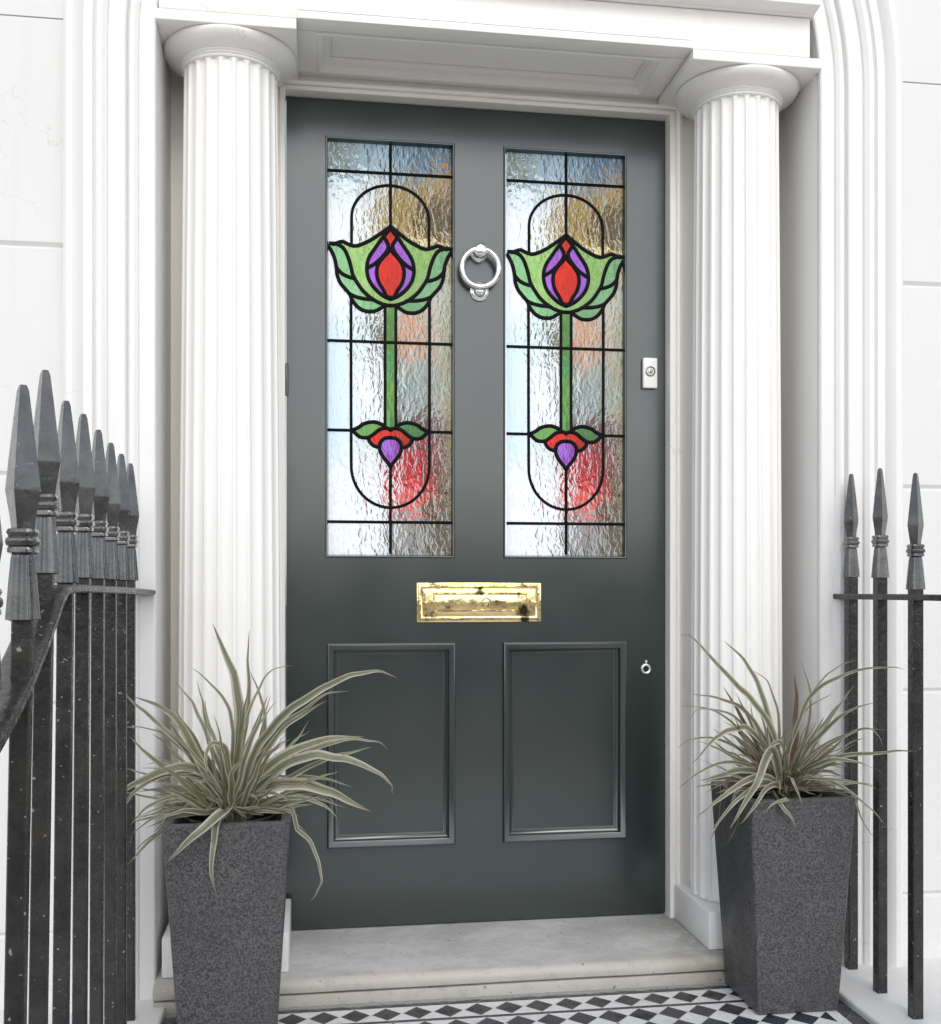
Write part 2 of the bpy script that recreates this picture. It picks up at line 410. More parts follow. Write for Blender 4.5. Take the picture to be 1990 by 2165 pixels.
# hedge put in across the street, out of view, so the lower door reflects dark
bm = BM(); box(bm, -40, 40, -17, -15, -.22, 1.7)
bmesh.ops.subdivide_edges(bm, edges=[e for e in bm.edges if e.calc_length() > 20], cuts=150, use_grid_fill=True)
for v_ in bm.verts:
    v_.co += noise.noise_vector(v_.co*.9)*.35 + noise.noise_vector(v_.co*3)*.12
build('unseen_hedge', bm, HEDGE, None, None, label='long clipped dark green hedge added out of view to darken the door reflection', cat='unseen_hedge', kind='stuff')

# ---------------------------------------------------------------- house front
FX = .4355                            # axis of the doorway
RX0, RX1 = -.346, 1.217               # reveal faces
YF = -.28                             # front plane of the architrave's inner edge
ZS = 2.07; RA = (RX1-RX0)/2           # arch springing and inner radius
house = empty('townhouse_front', (FX, 0, 0), 'white stucco townhouse front with ruled courses around the arched doorway', 'building')
AW = .187
# wall in courses with V joints
def course_side(bm, xa, xb, z0, z1, yf=-.288, y1=.12):
    g = .0055
    prof = [(y1, z0), (yf+g*1.3, z0), (yf, z0+g*1.6), (yf, z1-g*1.1), (yf+g*1.3, z1), (y1, z1)]
    loft(bm, [[(x, y, z) for y, z in prof] for x in (xa, xb)], caps=(True, True))
bm = BM()
joints = [-.4, .11, .6085, 1.107, 1.6055, 2.104, 2.6025, 3.101, 3.6]
for z0, z1 in zip(joints[:-1], joints[1:]):
    for side in (-1, 1):
        inner = FX + side*(RA+AW-.004)
        outer = FX + side*6
        if z1 <= 2.2: course_side(bm, min(inner, outer), max(inner, outer), z0, z1)
        else:
            # stepped to follow the arch
            N = 14
            for k in range(N):
                za, zb = z0+(z1-z0)*k/N, z0+(z1-z0)*(k+1)/N
                h = max(0, zb-ZS); rr = RA+AW-.03
                xi = math.sqrt(max(0, rr*rr-h*h)) if h < rr else 0
                xa = FX+side*xi
                if k in (0, N-1) or True:
                    box(bm, min(xa, outer), max(xa, outer), -.286, .12, za, zb)
fixn(bm)
build('wall', bm, WALLW, house, 30)
# architrave swept up both jambs and round the arch
prof = [(0, -.02), (0, -.262), (.014, -.262), (.014, -.267), (0, -.267), (0, -.278), (.003, -.281), (.034, -.281), (.036, -.2875), (.044, -.293), (.053, -.2935), (.058, -.288),
        (.060, -.300), (.063, -.3025), (.096, -.3025), (.098, -.309), (.108, -.316), (.118, -.3165), (.124, -.310), (.127, -.318),
        (.145, -.320), (.152, -.331), (.164, -.338), (.176, -.338), (.184, -.331), (.187, -.318), (.189, -.284), (.19, .05)]
path = [(-1, z) for z in (-.06, .5, 1.2, 1.9)]
rings = []
for side, zs in ((-1, (-.06, .6, 1.4, 2.0)),):
    for z in zs: rings.append([(FX-(RA+o), y, z) for o, y in prof])
for k in range(0, 65):
    a = math.pi - math.pi*k/64
    rings.append([(FX+(RA+o)*math.cos(a), y, ZS+(RA+o)*math.sin(a)) for o, y in prof])
for z in (2.0, 1.4, .6, -.06): rings.append([(FX+(RA+o), y, z) for o, y in prof])
bm = BM(); loft(bm, rings, closed_ring=False); fixn(bm)
build('architrave', bm, ARCHW, house, 28)
# back wall of the recess, either side of the door frame, and reveal backing
bm = BM()
box(bm, RX0-.05, -.120, -.022, .05, -.06, 2.24); box(bm, .972, RX1+.05, -.022, .05, -.06, 2.24)
box(bm, RX0-.05, RX1+.05, -.010, .05, 2.138, 2.27)
build('recess_wall', bm, BOUNCE_WHITE, house)
# arched fanlight over the ledge
bm = BM(); pts = [(FX+(RA+.02)*math.cos(math.pi*k/40), ZS+(RA+.02)*math.sin(math.pi*k/40)) for k in range(11, 30)]
pts = [(RX1+.01, 2.262)]+[(RX1-.004, 2.40)]+pts+[(RX0+.004, 2.40), (RX0-.01, 2.262)]
vs = [bm.verts.new((x, -.05, z)) for x, z in pts]; bm.faces.new(vs); fixn(bm)
fan = build('fanlight', bm, m_simple("dark_window_glass", (.05, .055, .04), .08, .3, 3, .05), house)
bm = BM()
for k in range(1, 8):
    a = math.pi*k/8; tube(bm, [(FX+.12*math.cos(a), -.06, 2.28+.12*math.sin(a)), (FX+.74*math.cos(a), -.06, 2.28+.70*math.sin(a))], .011, 8)
tube(bm, [(FX+.12*math.cos(math.pi*k/20), -.06, 2.28+.12*math.sin(math.pi*k/20)) for k in range(21)], .011, 8)
tube(bm, [(FX+.765*math.cos(math.pi*k/30), -.06, 2.215+.765*math.sin(math.pi*k/30)) for k in range(31)], .022, 8)
build('glazing_bar', bm, WHITE, fan, 40)

# entablature between the arch jambs: abaci, beam with coffered soffit, ledge
AB0, AB1 = -.037, .889
for x0, x1 in ((RX0, AB0), (AB1, RX1)):
    bm = BM(); box(bm, x0+.001, x1-.001, -.2915, -.012, 2.1165, 2.1405, .0022)
    build('abacus', bm, WHITE, house, 30)
bm = BM()
box(bm, RX0+.008, RX1-.032, -.290, -.24, 2.1415, 2.236, .002)
box(bm, RX0+.008, RX1-.032, -.2395, -.012, 2.190, 2.236)
box(bm, AB0-.002, AB1+.002, -.239, -.236, 2.1415, 2.19)
box(bm, AB0-.002, AB1+.002, -.0425, -.012, 2.1415, 2.19)
box(bm, AB0-.002, AB0+.045, -.2355, -.043, 2.1415, 2.19); box(bm, AB1-.045, AB1+.002, -.2355, -.043, 2.1415, 2.19)
flat_frame(bm, AB0+.045, AB1-.045, -.2355, -.043, [(0, 2.141), (.004, 2.1385), (.010, 2.1385), (.016, 2.145), (.019, 2.150), (.024, 2.1505), (.025, 2.158), (.033, 2.161), (.034, 2.166)])
box(bm, AB0+.002, AB1-.002, -.2965, -.2902, 2.1395, 2.157, .0015)       # fillet on the lower edge
box(bm, AB0+.002, AB1-.002, -.2935, -.2903, 2.1595, 2.164, .001)
box(bm, AB0+.0795, AB1-.0795, -.2010, -.0775, 2.1665, 2.189)
build('beam', bm, WHITE, house, 30)
bm = BM()
lp = [(-.02, 2.237), (-.298, 2.237), (-.300, 2.241), (-.322, 2.243), (-.333, 2.246), (-.335, 2.262), (-.30, 2.268), (-.02, 2.274)]
loft(bm, [[(x, y, z) for y, z in lp] for x in (RX0+.022, RX1-.026)], caps=(True, True)); fixn(bm)
build('ledge', bm, WHITE, house, 30)

# door frame: moulded jambs and head
fr = [(0, .03), (0, -.036), (.002, -.038), (.012, -.038), (.0135, -.033), (.016, -.033), (.018, -.042), (.024, -.045), (.030, -.042), (.032, -.034),
      (.037, -.034), (.039, -.027), (.050, -.0235), (.053, -.0235)]
bm = BM(); DX0, DX1, DZ = -.070, .921, 2.098
rings = [[(DX0-o, y, 0.0) for o, y in fr], [(DX0-o, y, DZ+o*.78) for o, y in fr], [(DX1+o, y, DZ+o*.78) for o, y in fr], [(DX1+o, y, 0.0) for o, y in fr]]
loft(bm, rings, closed_ring=False); fixn(bm)
build('door_frame', bm, BOUNCE_WHITE, house, 30)

# ---------------------------------------------------------------- doorstep
bm = BM()
sp = [(.08, -.001), (-.318, -.001), (-.328, -.004), (-.3345, -.011), (-.336, -.020), (-.334, -.030), (-.328, -.0335), (.08, -.0335)]
loft(bm, [[(x, y, z) for y, z in sp] for x in [RX0+.002+(RX1-RX0-.004)*k/30 for k in range(31)]], caps=(True, True))
for v_ in bm.verts:
    if v_.co.y < -.2: v_.co.y += noise.noise(v_.co*9)*.003; v_.co.z += noise.noise(v_.co*7+Vector((5, 0, 0)))*.0012
box(bm, RX0+.002, RX1-.002, -.3295, -.05, -.064, -.037, .002)
fixn(bm); build('doorstep', bm, STONE, None, 40, kind='structure')

# ---------------------------------------------------------------- columns
def column(cx, cy, label):
    t = empty('column', (cx, cy, 0), label, 'column', 'fluted columns flanking the door')
    h = .1385 if cx < 0 else .1435
    KR = 1.015 if cx < 0 else .945
    bm = BM(); px = cx if cx < 0 else 1.0735
    box(bm, px-h, px+h, -.287, -.023, .0, .090, .004)
    build('plinth', bm, WHITE, t, 30)
    N = 22; zb, zt = .092, 2.069; R0, R1 = .1205*KR, .1075*(1 if cx < 0 else .965)
    def fn(r, z, a):
        ph = (a/(2*math.pi)*N) % 1.0; q = abs(ph-.5)/.41
        e = min((z-zb)/.022, (zt-z)/.020)
        if q >= 1: return r
        lim = math.sqrt(max(0, 1-max(0, 1-e)**2)) if e < 1 else 1
        if q > lim: return r
        return r - .0062*math.sqrt(max(0, 1-(q/max(lim, .01))**2))
    zs = [zb, zb+.004, zb+.008, zb+.013, zb+.018, zb+.022]
    zs += [zb+.022+(zt-.020-zb-.022)*k/14 for k in range(1, 15)]
    zs += [zt-.016, zt-.012, zt-.008, zt-.004, zt]
    bm = BM()
    prof = [(R0+(R1-R0)*((z-zb)/(zt-zb))**1.5, z) for z in zs]
    lathe(bm, prof, (cx, cy, 0), N*12, fn=fn); fixn(bm)
    build('shaft', bm, WHITE, t, 38)
    bm = BM()
    cp = [(.104, 2.066), (.1105, 2.0665), (.112, 2.069), (.1105, 2.072), (.1125, 2.0725), (.1145, 2.075), (.1125, 2.0775), (.1145, 2.078), (.1165, 2.0805), (.1150, 2.083),
          (.121, 2.085), (.130, 2.0885), (.140, 2.094), (.148, 2.1005), (.1525, 2.107), (.1535, 2.111), (.152, 2.1145), (.149, 2.1155)]
    k = .1385/.154
    lathe(bm, [(r*(1 if cx < 0 or r > .13 else .97), z) for r, z in cp], (cx, cy, 0), 96)
    fixn(bm); build('capital', bm, WHITE, t, 45)
column(-.1935, -.140, 'white fluted column behind the planter next to the long left railing')
column(1.060, -.140, 'white fluted column beside the door lock, behind the planter with reddish blades')

# ---------------------------------------------------------------- front door
door = empty('front_door', (.4255, 0, 0), 'dark grey green panelled front door with two tulip stained glass panes', 'door')
GX = [(.0285, .3590), (.4850, .8155)]; GZ = (.9385, 2.0035)
PX = [(.0346, .3586), (.4847, .8111)]; PZ = (.2065, .7206)
def slab(bm, xs, zs, holes, y0, y1):
    nx, nz = len(xs)-1, len(zs)-1
    solid = [[not any(hx0-1e-6 <= (xs[i]+xs[i+1])/2 <= hx1 and hz0 <= (zs[j]+zs[j+1])/2 <= hz1 for hx0, hx1, hz0, hz1 in holes) for j in range(nz)] for i in range(nx)]
    def q(*p): bm.faces.new([bm.verts.new(a) for a in p])
    for i in range(nx):
        for j in range(nz):
            if not solid[i][j]: continue
            a, b, c, d = xs[i], xs[i+1], zs[j], zs[j+1]
            q((a, y0, c), (b, y0, c), (b, y0, d), (a, y0, d)); q((a, y1, d), (b, y1, d), (b, y1, c), (a, y1, c))
            if i == 0 or not solid[i-1][j]: q((a, y1, c), (a, y0, c), (a, y0, d), (a, y1, d))
            if i == nx-1 or not solid[i+1][j]: q((b, y0, c), (b, y1, c), (b, y1, d), (b, y0, d))
            if j == 0 or not solid[i][j-1]: q((a, y0, c), (a, y1, c), (b, y1, c), (b, y0, c))
            if j == nz-1 or not solid[i][j+1]: q((a, y1, d), (a, y0, d), (b, y0, d), (b, y1, d))
    bmesh.ops.remove_doubles(bm, verts=bm.verts, dist=1e-5)
bm = BM()
xs = sorted({-.068, .9195, *(v for p in GX for v in p), *(v for p in PX for v in p)})
zs = [.004, PZ[0], PZ[1], GZ[0], GZ[1], 2.096]
slab(bm, xs, zs, [(a, b, *GZ) for a, b in GX]+[(a+.004, b-.004, *PZ) for a, b in PX], 0, .045)
fixn(bm); build('door_leaf', bm, DOOR, door)
for a, b in PX:
    bm = BM()
    box(bm, a-.012, b+.012, .0125, .032, PZ[0]-.012, PZ[1]+.012)
    build('panel', bm, DOOR, door)
    bm = BM()
    rect_frame(bm, a-.001, b+.001, PZ[0]-.001, PZ[1]+.001, [(0, .0005), (.0005, -.0100), (.0020, -.0132), (.0045, -.0138), (.0065, -.0130), (.0155, -.0096), (.0170, -.0085), (.0185, .0040), (.0235, .0080), (.0250, .0085), (.0258, .0110), (.031, .0128)])
    fixn(bm); build('panel_moulding', bm, DOOR, door, 32)
for a, b in GX:
    bm = BM()
    rect_frame(bm, a, b, GZ[0], GZ[1], [(0, .004), (.0012, .0040), (.0016, -.0030), (.0030, -.0042), (.0052, -.0036), (.0062, .0020), (.0085, .0105), (.0088, .0140)])
    fixn(bm); build('glazing_bead', bm, DOOR, door, 32)

# leaded panes --------------------------------------------------
U = .0002795                       # metres per design unit; design origin = pane axis, y downward from 150 (top edge) to 3839
ZC = (.9525+1.9955)/2
def D2(x, y): return (x*U*1.005, (1994.5 - y)*U*1.0115)
green_half = [(0, 885), (-80, 950), (-180, 1020), (-270, 1066), (-330, 1080), (-385, 1065), (-430, 1046), (-475, 1062), (-440, 1090), (-400, 1145), (-365, 1240), (-340, 1340),
              (-300, 1412), (-240, 1490), (-150, 1560), (-60, 1597), (0, 1604)]
leafline = [(-557, 1068), (-500, 1068), (-440, 1092), (-400, 1145), (-365, 1240), (-340, 1340), (-300, 1412), (-240, 1490), (-150, 1560), (-60, 1597), (0, 1604)]
topline = [(0, 888), (-80, 950), (-180, 1020), (-270, 1066), (-330, 1080), (-385, 1065), (-435, 1046), (-485, 1062), (-515, 1072)]
leaf1_out = [(-566, 1085), (-530, 1140), (-502, 1210), (-487, 1285)]
leaf1_bot = [(-487, 1285), (-440, 1332), (-380, 1360), (-325, 1372)]
leaf2_out = [(-487, 1285), (-482, 1345), (-455, 1415), (-405, 1475), (-368, 1515)]
leaf2_bot = [(-368, 1515), (-310, 1538), (-235, 1552), (-150, 1556)]
leaf3_out = [(-368, 1515), (-345, 1570), (-295, 1630), (-230, 1662), (-150, 1662), (-90, 1632), (-45, 1600)]
bud = [(0, 905), (-65, 985), (-135, 1085), (-195, 1180), (-215, 1275), (-200, 1365), (-160, 1435), (-100, 1495), (-45, 1530), (0, 1546)]
dia = [(-62, 985), (-38, 1022), (-22, 1052), (-22, 1085), (-45, 1130), (-95, 1190), (-150, 1238), (-208, 1272)]
flame = [(0, 1090), (-28, 1130), (-75, 1180), (-115, 1245), (-124, 1320), (-104, 1400), (-66, 1462), (-36, 1525)]
diab = [(0, 1075), (-22, 1052)]
lf_top = [(-345, 2738), (-290, 2712), (-236, 2676), (-151, 2660), (-80, 2680), (-45, 2706), (0, 2726)]
lf_bot = [(-345, 2738), (-300, 2782), (-262, 2802), (-200, 2800), (-150, 2768), (-100, 2728), (-50, 2712)]
cres_l = [(-200, 2800), (-188, 2840), (-150, 2876), (-98, 2888)]
drop = [(0, 2798), (-50, 2806), (-88, 2838), (-100, 2888), (-88, 2938), (-55, 2990), (-20, 3030), (0, 3062)]
mir = lambda ps: [(-x, y) for x, y in ps]
def arch_pts():
    out = [(-352, 1078), (-352, 820)]
    out += [(-352*math.cos(t*math.pi/24), 820-300*math.sin(t*math.pi/24)) for t in range(1, 24)]
    return out+[(352, 820), (352, 1078)]
def u_pts():
    out = [(-357, 1545), (-357, 2400), (-355, 3060)]
    out += [(-355*math.cos(t*math.pi/24), 3060+372*math.sin(t*math.pi/24)) for t in range(1, 24)]
    return out+[(355, 3060), (357, 2400), (357, 1545)]
N0, TH = 13.5, 17.5
cames = [([(-566, 412), (566, 412)], N0), ([(0, 140), (0, 890)], N0), (arch_pts(), N0), (u_pts(), N0),
         ([(-566, 1938), (566, 1938)], N0), ([(-566, 2740), (-345, 2740)], N0), ([(345, 2740), (566, 2740)], N0), ([(-566, 3563), (566, 3563)], N0),
         ([(0, 3050), (0, 3850)], N0), ([(-49, 1600), (-49, 2712)], 13.5), ([(49, 1600), (49, 2712)], 13.5), ([(-49, 2700), (0, 2738), (49, 2700)], 12.5)]
for ln in (leafline, topline, leaf1_out, leaf1_bot, leaf2_out, leaf2_bot, leaf3_out, bud, dia, flame, lf_top, lf_bot, cres_l, drop):
    cames.append((spline(ln), TH)); cames.append((spline(mir(ln)), TH))
cames.append(([(-36, 1525), (0, 1533), (36, 1525)], TH))
def both(half):
    h = spline(half)
    return h + [(-x, y) for x, y in reversed(h)]
polys = [  # classified in this order
    ('purple', both(drop)),
    ('red', spline([(-200, 2800), (-188, 2840), (-150, 2876), (-98, 2888), (-88, 2838), (-50, 2806), (0, 2798), (50, 2806), (88, 2838), (98, 2888), (150, 2876), (188, 2840), (200, 2800), (150, 2768), (100, 2728), (50, 2715), (0, 2726), (-50, 2715), (-100, 2728), (-150, 2768)], closed=True)),
    ('leaflet', spline(lf_top[:-1])+list(reversed(spline(lf_bot)))), ('leaflet', mir(spline(lf_top[:-1])+list(reversed(spline(lf_bot))))),
    ('red', [(0, 905), (-62, 985), (-38, 1022), (0, 1070), (38, 1022), (62, 985)]),
    ('red', both(flame)), ('purple', both(bud)),
    ('green', both(green_half)),
    ('mint', [(-566, 1080), (-570, 1080)]+spline(leaf1_out)+spline(leaf2_out)+spline(leaf3_out)+[(0, 1604), (-60, 1597), (-150, 1560), (-240, 1490), (-300, 1412), (-340, 1340), (-365, 1240), (-400, 1145), (-440, 1090), (-500, 1068), (-566, 1066)]),
    ('stem', [(-49, 1590), (49, 1590), (49, 2706), (0, 2738), (-49, 2706)])]
polys.insert(9, ('mint', mir(polys[8][1])))
def inside(x, y, P):
    c = False; n = len(P); j = n-1
    for i in range(n):
        xi, yi = P[i][0], P[i][1]; xj, yj = P[j][0], P[j][1]
        if (yi > y) != (yj > y) and x < (xj-xi)*(y-yi)/(yj-yi)+xi: c = not c
        j = i
    return c
bbs = [(min(p[0] for p in P), max(p[0] for p in P), min(p[1] for p in P), max(p[1] for p in P)) for _, P in polys]
NXg, NZg = 126, 416
cells = {}
gx = [(-PW-.001)+(2*PW+.002)*i/NXg for i in range(NXg+1)]; gz = [(-PH-.008)+(2*PH+.009)*j/NZg for j in range(NZg+1)]
for i in range(NXg):
    for j in range(NZg):
        x = (gx[i]+gx[i+1])/2/U/1.005; y = 1994.5-(gz[j]+gz[j+1])/2/U/1.0115
        k = 'clear'
        for (nm, P), bb in zip(polys, bbs):
            if bb[0] <= x <= bb[1] and bb[2] <= y <= bb[3] and inside(x, y, P): k = nm; break
        cells.setdefault(k, []).append((i, j))
def glass_mesh(kind, mat):
    bm = bmesh.new(); vd = {}
    def V(i, j):
        if (i, j) not in vd: vd[(i, j)] = bm.verts.new((gx[i], 0, gz[j]))
        return vd[(i, j)]
    for i, j in cells[kind]: bm.faces.new((V(i, j), V(i+1, j), V(i+1, j+1), V(i, j+1)))
    me = bpy.data.meshes.new(kind+'_glass'); bm.to_mesh(me); bm.free(); me.materials.append(mat); return me
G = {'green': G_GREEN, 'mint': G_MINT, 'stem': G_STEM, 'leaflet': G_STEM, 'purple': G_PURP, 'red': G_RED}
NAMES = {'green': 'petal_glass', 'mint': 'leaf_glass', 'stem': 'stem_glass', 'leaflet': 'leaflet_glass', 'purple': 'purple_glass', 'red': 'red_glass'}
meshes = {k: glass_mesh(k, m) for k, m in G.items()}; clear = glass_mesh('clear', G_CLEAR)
bm = BM()
for pts, wd in cames:
    P = [D2(*p[:2]) for p in pts]; P = [(x, z) for x, z in P]
    rings = []
    for i, (x, z) in enumerate(P):
        a = P[max(i-1, 0)]; b = P[min(i+1, len(P)-1)]
        tx, tz = b[0]-a[0], b[1]-a[1]; L = math.hypot(tx, tz) or 1; nx, nz = -tz/L, tx/L
        # keep inside the opening
        r_ = wd*U
        rings.append([(max(-PW-.002, min(PW+.002, x+nx*r_*q)), yy, z+nz*r_*q) for q, yy in ((-1, -.0002), (-.98, -.0020), (-.6, -.0031), (0, -.0034), (.6, -.0031), (.98, -.0020), (1, -.0002))])
    loft(bm, rings, closed_ring=False, caps=(True, True))
    if wd == TH:       # rounded solder ends
        for e in (P[0], P[-1]):
            if abs(e[0]) < PW-.002: lathe(bm, [(wd*U*1.04, -.0005), (wd*U*.95, .0018), (wd*U*.6, .0033), (0.0002, .0039)], (e[0], 0, e[1]), 16, axis='Y')
fixn(bm)
came_me = bpy.data.meshes.new('lead_came'); bm.to_mesh(came_me); bm.free(); came_me.materials.append(LEAD)
came_me.polygons.foreach_set('use_smooth', [True]*len(came_me.polygons)); came_me.set_sharp_from_angle(angle=R(50))
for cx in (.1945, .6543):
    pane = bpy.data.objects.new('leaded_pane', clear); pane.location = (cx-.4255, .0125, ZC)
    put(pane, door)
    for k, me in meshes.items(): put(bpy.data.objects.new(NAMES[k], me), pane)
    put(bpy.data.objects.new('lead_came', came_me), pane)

# door furniture --------------------------------------------------
def ringpts(cx, y, cz, r, n=48, tilt=0.0):
    return [(cx+r*math.cos(2*math.pi*k/n), y-tilt*math.sin(2*math.pi*k/n), cz+r*math.sin(2*math.pi*k/n)) for k in range(n)]
kx, kz = .4212, 1.6795
bm = BM(); tube(bm, ringpts(kx, -.026, kz, .0475, 64, .004), .0076, 14, closed=True); fixn(bm)
kn = build('door_knocker', bm, CHROME, door, 60)
bm = BM()
lathe(bm, [(.0215, 0), (.0225, .003), (.0205, .006), (.017, .008), (.0165, .018), (.019, .021), (.0195, .030), (.017, .036), (.010, .040), (.001, .041)], (kx, .0, kz+.044), 40, axis='Y')
fixn(bm); build('boss', bm, CHROME, kn, 50)
bm = BM()
lathe(bm, [(.0245, 0), (.0250, .003), (.0235, .005), (.021, .0055), (.0195, .0075), (.016, .008), (.0150, .011), (.012, .0165), (.006, .019), (.001, .0195)], (kx+.001, .0, kz-.0545), 40, axis='Y')
fixn(bm); build('strike_plate', bm, CHROME, kn, 50)
# letter plate
lx0, lx1, lz0, lz1 = .2602, .5842, .7745, .8755
bm = BM()
box(bm, lx0, lx1, -.0045, 0, lz0, lz1, .0015)
rect_frame(bm, lx0+.004, lx1-.004, lz0+.004, lz1-.004, [(0, -.004), (.002, -.0072), (.006, -.0078), (.010, -.0065), (.0115, -.0046)])
fixn(bm); lp_ = build('letter_plate', bm, BRASS, door, 35)
bm = BM()
box(bm, lx0+.036, lx1-.030, -.0085, -.0046, lz0+.022, lz1-.020, .0015)
rect_frame(bm, lx0+.040, lx1-.034, lz0+.026, lz1-.024, [(0, -.008), (.002, -.0105), (.005, -.0105), (.007, -.0087)])
lathe(bm, [(.013, -.001), (.0135, .002), (.010, .0045), (.009, .009), (.006, .011), (.001, .0115)], (.438, -.0085, .825), 28, axis='Y')
for xx in (lx0+.022, lx1-.018): lathe(bm, [(.006, 0), (.006, .004), (.004, .006), (.0005, .0065)], (xx, -.0045, .825), 20, axis='Y')
fixn(bm); build('letter_flap', bm, BRASS, lp_, 35)
# night latch
bm = BM(); box(bm, .8560, .8945, -.0145, 0, 1.3870, 1.4672, .0035, 3)
lk = build('night_latch', bm, m_simple("ivory_enamel", (.88, .87, .85), .25, .1, 30, .1), door, 40)
bm = BM()
lathe(bm, [(.0135, 0), (.0135, .002), (.011, .0035), (.0102, .002), (.0098, .0015)], (.8745, -.0145, 1.431), 28, axis='Y')
lathe(bm, [(.0062, 0), (.006, .003), (.004, .0035), (.0005, .0036)], (.8745, -.0145, 1.431), 20, axis='Y')
fixn(bm); build('cylinder', bm, m_metal("dull_steel", (.45, .44, .42), .3), lk, 40)
bm = BM(); box(bm, .8737, .8753, -.0188, -.0175, 1.427, 1.435); build('key_slot', bm, LINER, lk)
# keyhole escutcheon with swinging cover pin
bm = BM(); ex, ez = .8665, .6490
tube(bm, ringpts(ex, -.003, ez, .0108, 32), .0036, 10, closed=True)
lathe(bm, [(.0035, 0), (.0036, .004), (.002, .006), (.0004, .0062)], (ex+.0005, 0, ez+.0195), 16, axis='Y')
box(bm, ex-.0016, ex+.0026, -.0045, -.001, ez+.012, ez+.020, .0006)
fixn(bm); es = build('keyhole_escutcheon', bm, CHROME, door, 50)
bm = BM(); lathe(bm, [(.009, 0), (.009, .0012), (.0004, .0013)], (ex, 0, ez), 24, axis='Y')
fixn(bm); build('keyhole', bm, LINER, es)
# hinge knuckles on the left stile
bm = BM()
for hz in (.2, 1.385): lathe(bm, [(.0042, 0), (.0042, .078), (.002, .081)], (-.0665, -.003, hz-.04), 12)
fixn(bm); build('hinge', bm, DOOR, door, 40)

# ---------------------------------------------------------------- iron railings
def spear_bm(cx, cy, tip, s=1.0):
    bm = BM()
    def sq(h, z, rot=0.0, n=4):
        hh = h*math.sqrt(2) if n == 4 else h
        return [(cx+hh*math.cos(rot+math.pi/4+2*math.pi*k/n), cy+hh*math.sin(rot+math.pi/4+2*math.pi*k/n), z) for k in range(n)]
    t = tip
    q_ = R(33); K = .98 if cx < 0 else .86
    loft(bm, [sq(.0030*K, t, q_), sq(.0048*K, t-.006, q_), sq(.0082*K, t-.042, q_), sq(.0128*K, t-.095, q_), sq(.0140*K, t-.110, q_), sq(.0132*K, t-.117, q_), sq(.0100*K, t-.142, q_), sq(.0090*K, t-.155, q_)], caps=(True, True))
    def sqr(rr, h, a): return rr*min(1.0/max(abs(math.cos(a)), abs(math.sin(a))), 1.27)
    lathe(bm, [(.009, -.150), (.0132, -.1515), (.0147, -.155), (.0130, -.1585), (.0128, -.1595), (.0150, -.1615), (.0156, -.165), (.0146, -.1685), (.0126, -.170), (.0138, -.172), (.0138, -.176), (.010, -.178)], (cx, cy, t), 32, fn=sqr)
    def fl(rr, h, a): return sqr(rr, h, a)*(1-.10*abs(math.sin(a*8)))
    lathe(bm, [(.0098, -.178), (.0108, -.182), (.0128, -.205), (.0152, -.238), (.0158, -.246), (.0110, -.2475)], (cx, cy, t), 96, fn=fl)
    fixn(bm); return bm
def railing(name, bars, rail_pts, label, loc, rw=.021, rt=.0055, hb=(.0100, .0080), endcap=None, lean=.018):
    t = empty(name, loc, label, 'railing', 'black iron railings beside the doorstep')
    for i, (x, y, tip) in enumerate(bars):
        bm = BM(); box(bm, x-hb[0], x+hb[0], y-hb[1], y+hb[1], -.05, tip-.245, .0016, 1)
        
        for v_ in bm.verts: v_.co.x -= lean*max(0, i-2)/5*max(0, (tip-.245-v_.co.z))
        b = build('bar', bm, IRON, t)
        build('finial', spear_bm(x, y, tip), IRONF, b, 32)
    # flat top rail
    pts = [Vector(p) for p in rail_pts]; rings = []
    for i, p in enumerate(pts):
        d = (pts[min(i+1, len(pts)-1)]-pts[max(i-1, 0)]).normalized(); n_ = Vector((1, 0, 0)).cross(d).normalized()
        rings.append([p+Vector((sx*rw, 0, 0))+n_*(sz*rt) for sx, sz in ((-1, -.6), (-.85, -1), (.85, -1), (1, -.6), (1, .6), (.85, 1), (-.85, 1), (-1, .6))])
    bm = BM(); loft(bm, rings, caps=(True, True))
    if endcap: lathe(bm, [(.010, 0), (.017, .002), (.018, .008), (.012, .012)], endcap, 24, axis='Y')
    fixn(bm); build('top_rail', bm, IRON, t, 35)
    return t
Y7 = [(-.382+.0097*i, -.388-.163*i, 1.125) for i in range(7)]
Y7[6] = (-.3225, -1.356, 1.128); Y7[5] = (-.332, -1.203, 1.117)
Y7 += [(-.302, -1.535, 1.077), (-.304, -1.665, 1.015), (-.283, -1.83, .955)]
rp = spline([(-.366, -.283, .853), (-.352, -.6, .857), (-.337, -1.0, .861), (-.328, -1.26, .862), (-.325, -1.33, .851), (-.321, -1.40, .818), (-.314, -1.50, .778), (-.306, -1.62, .738), (-.292, -1.9, .66)], 6)
railing('iron_railing', Y7, rp, 'long black spearhead railing left of the door, its top rail bent down at one end', (-.35, -.4, -.05))
XR = [(1.272, -.325, 1.135), (1.262, -.474, 1.132), (1.261, -.618, 1.106), (1.258, -.775, 1.12), (1.256, -.93, 1.12), (1.254, -1.08, 1.12)]
railing('iron_railing', XR, [(1.262, -.262, .842), (1.262, -.6, .843), (1.258, -1.0, .843), (1.254, -1.3, .843)],
        'short black railing of slim spearheads beside the right planter', (1.26, -.47, -.05), rw=.014, rt=.0065, hb=(.0118, .0118), lean=0)

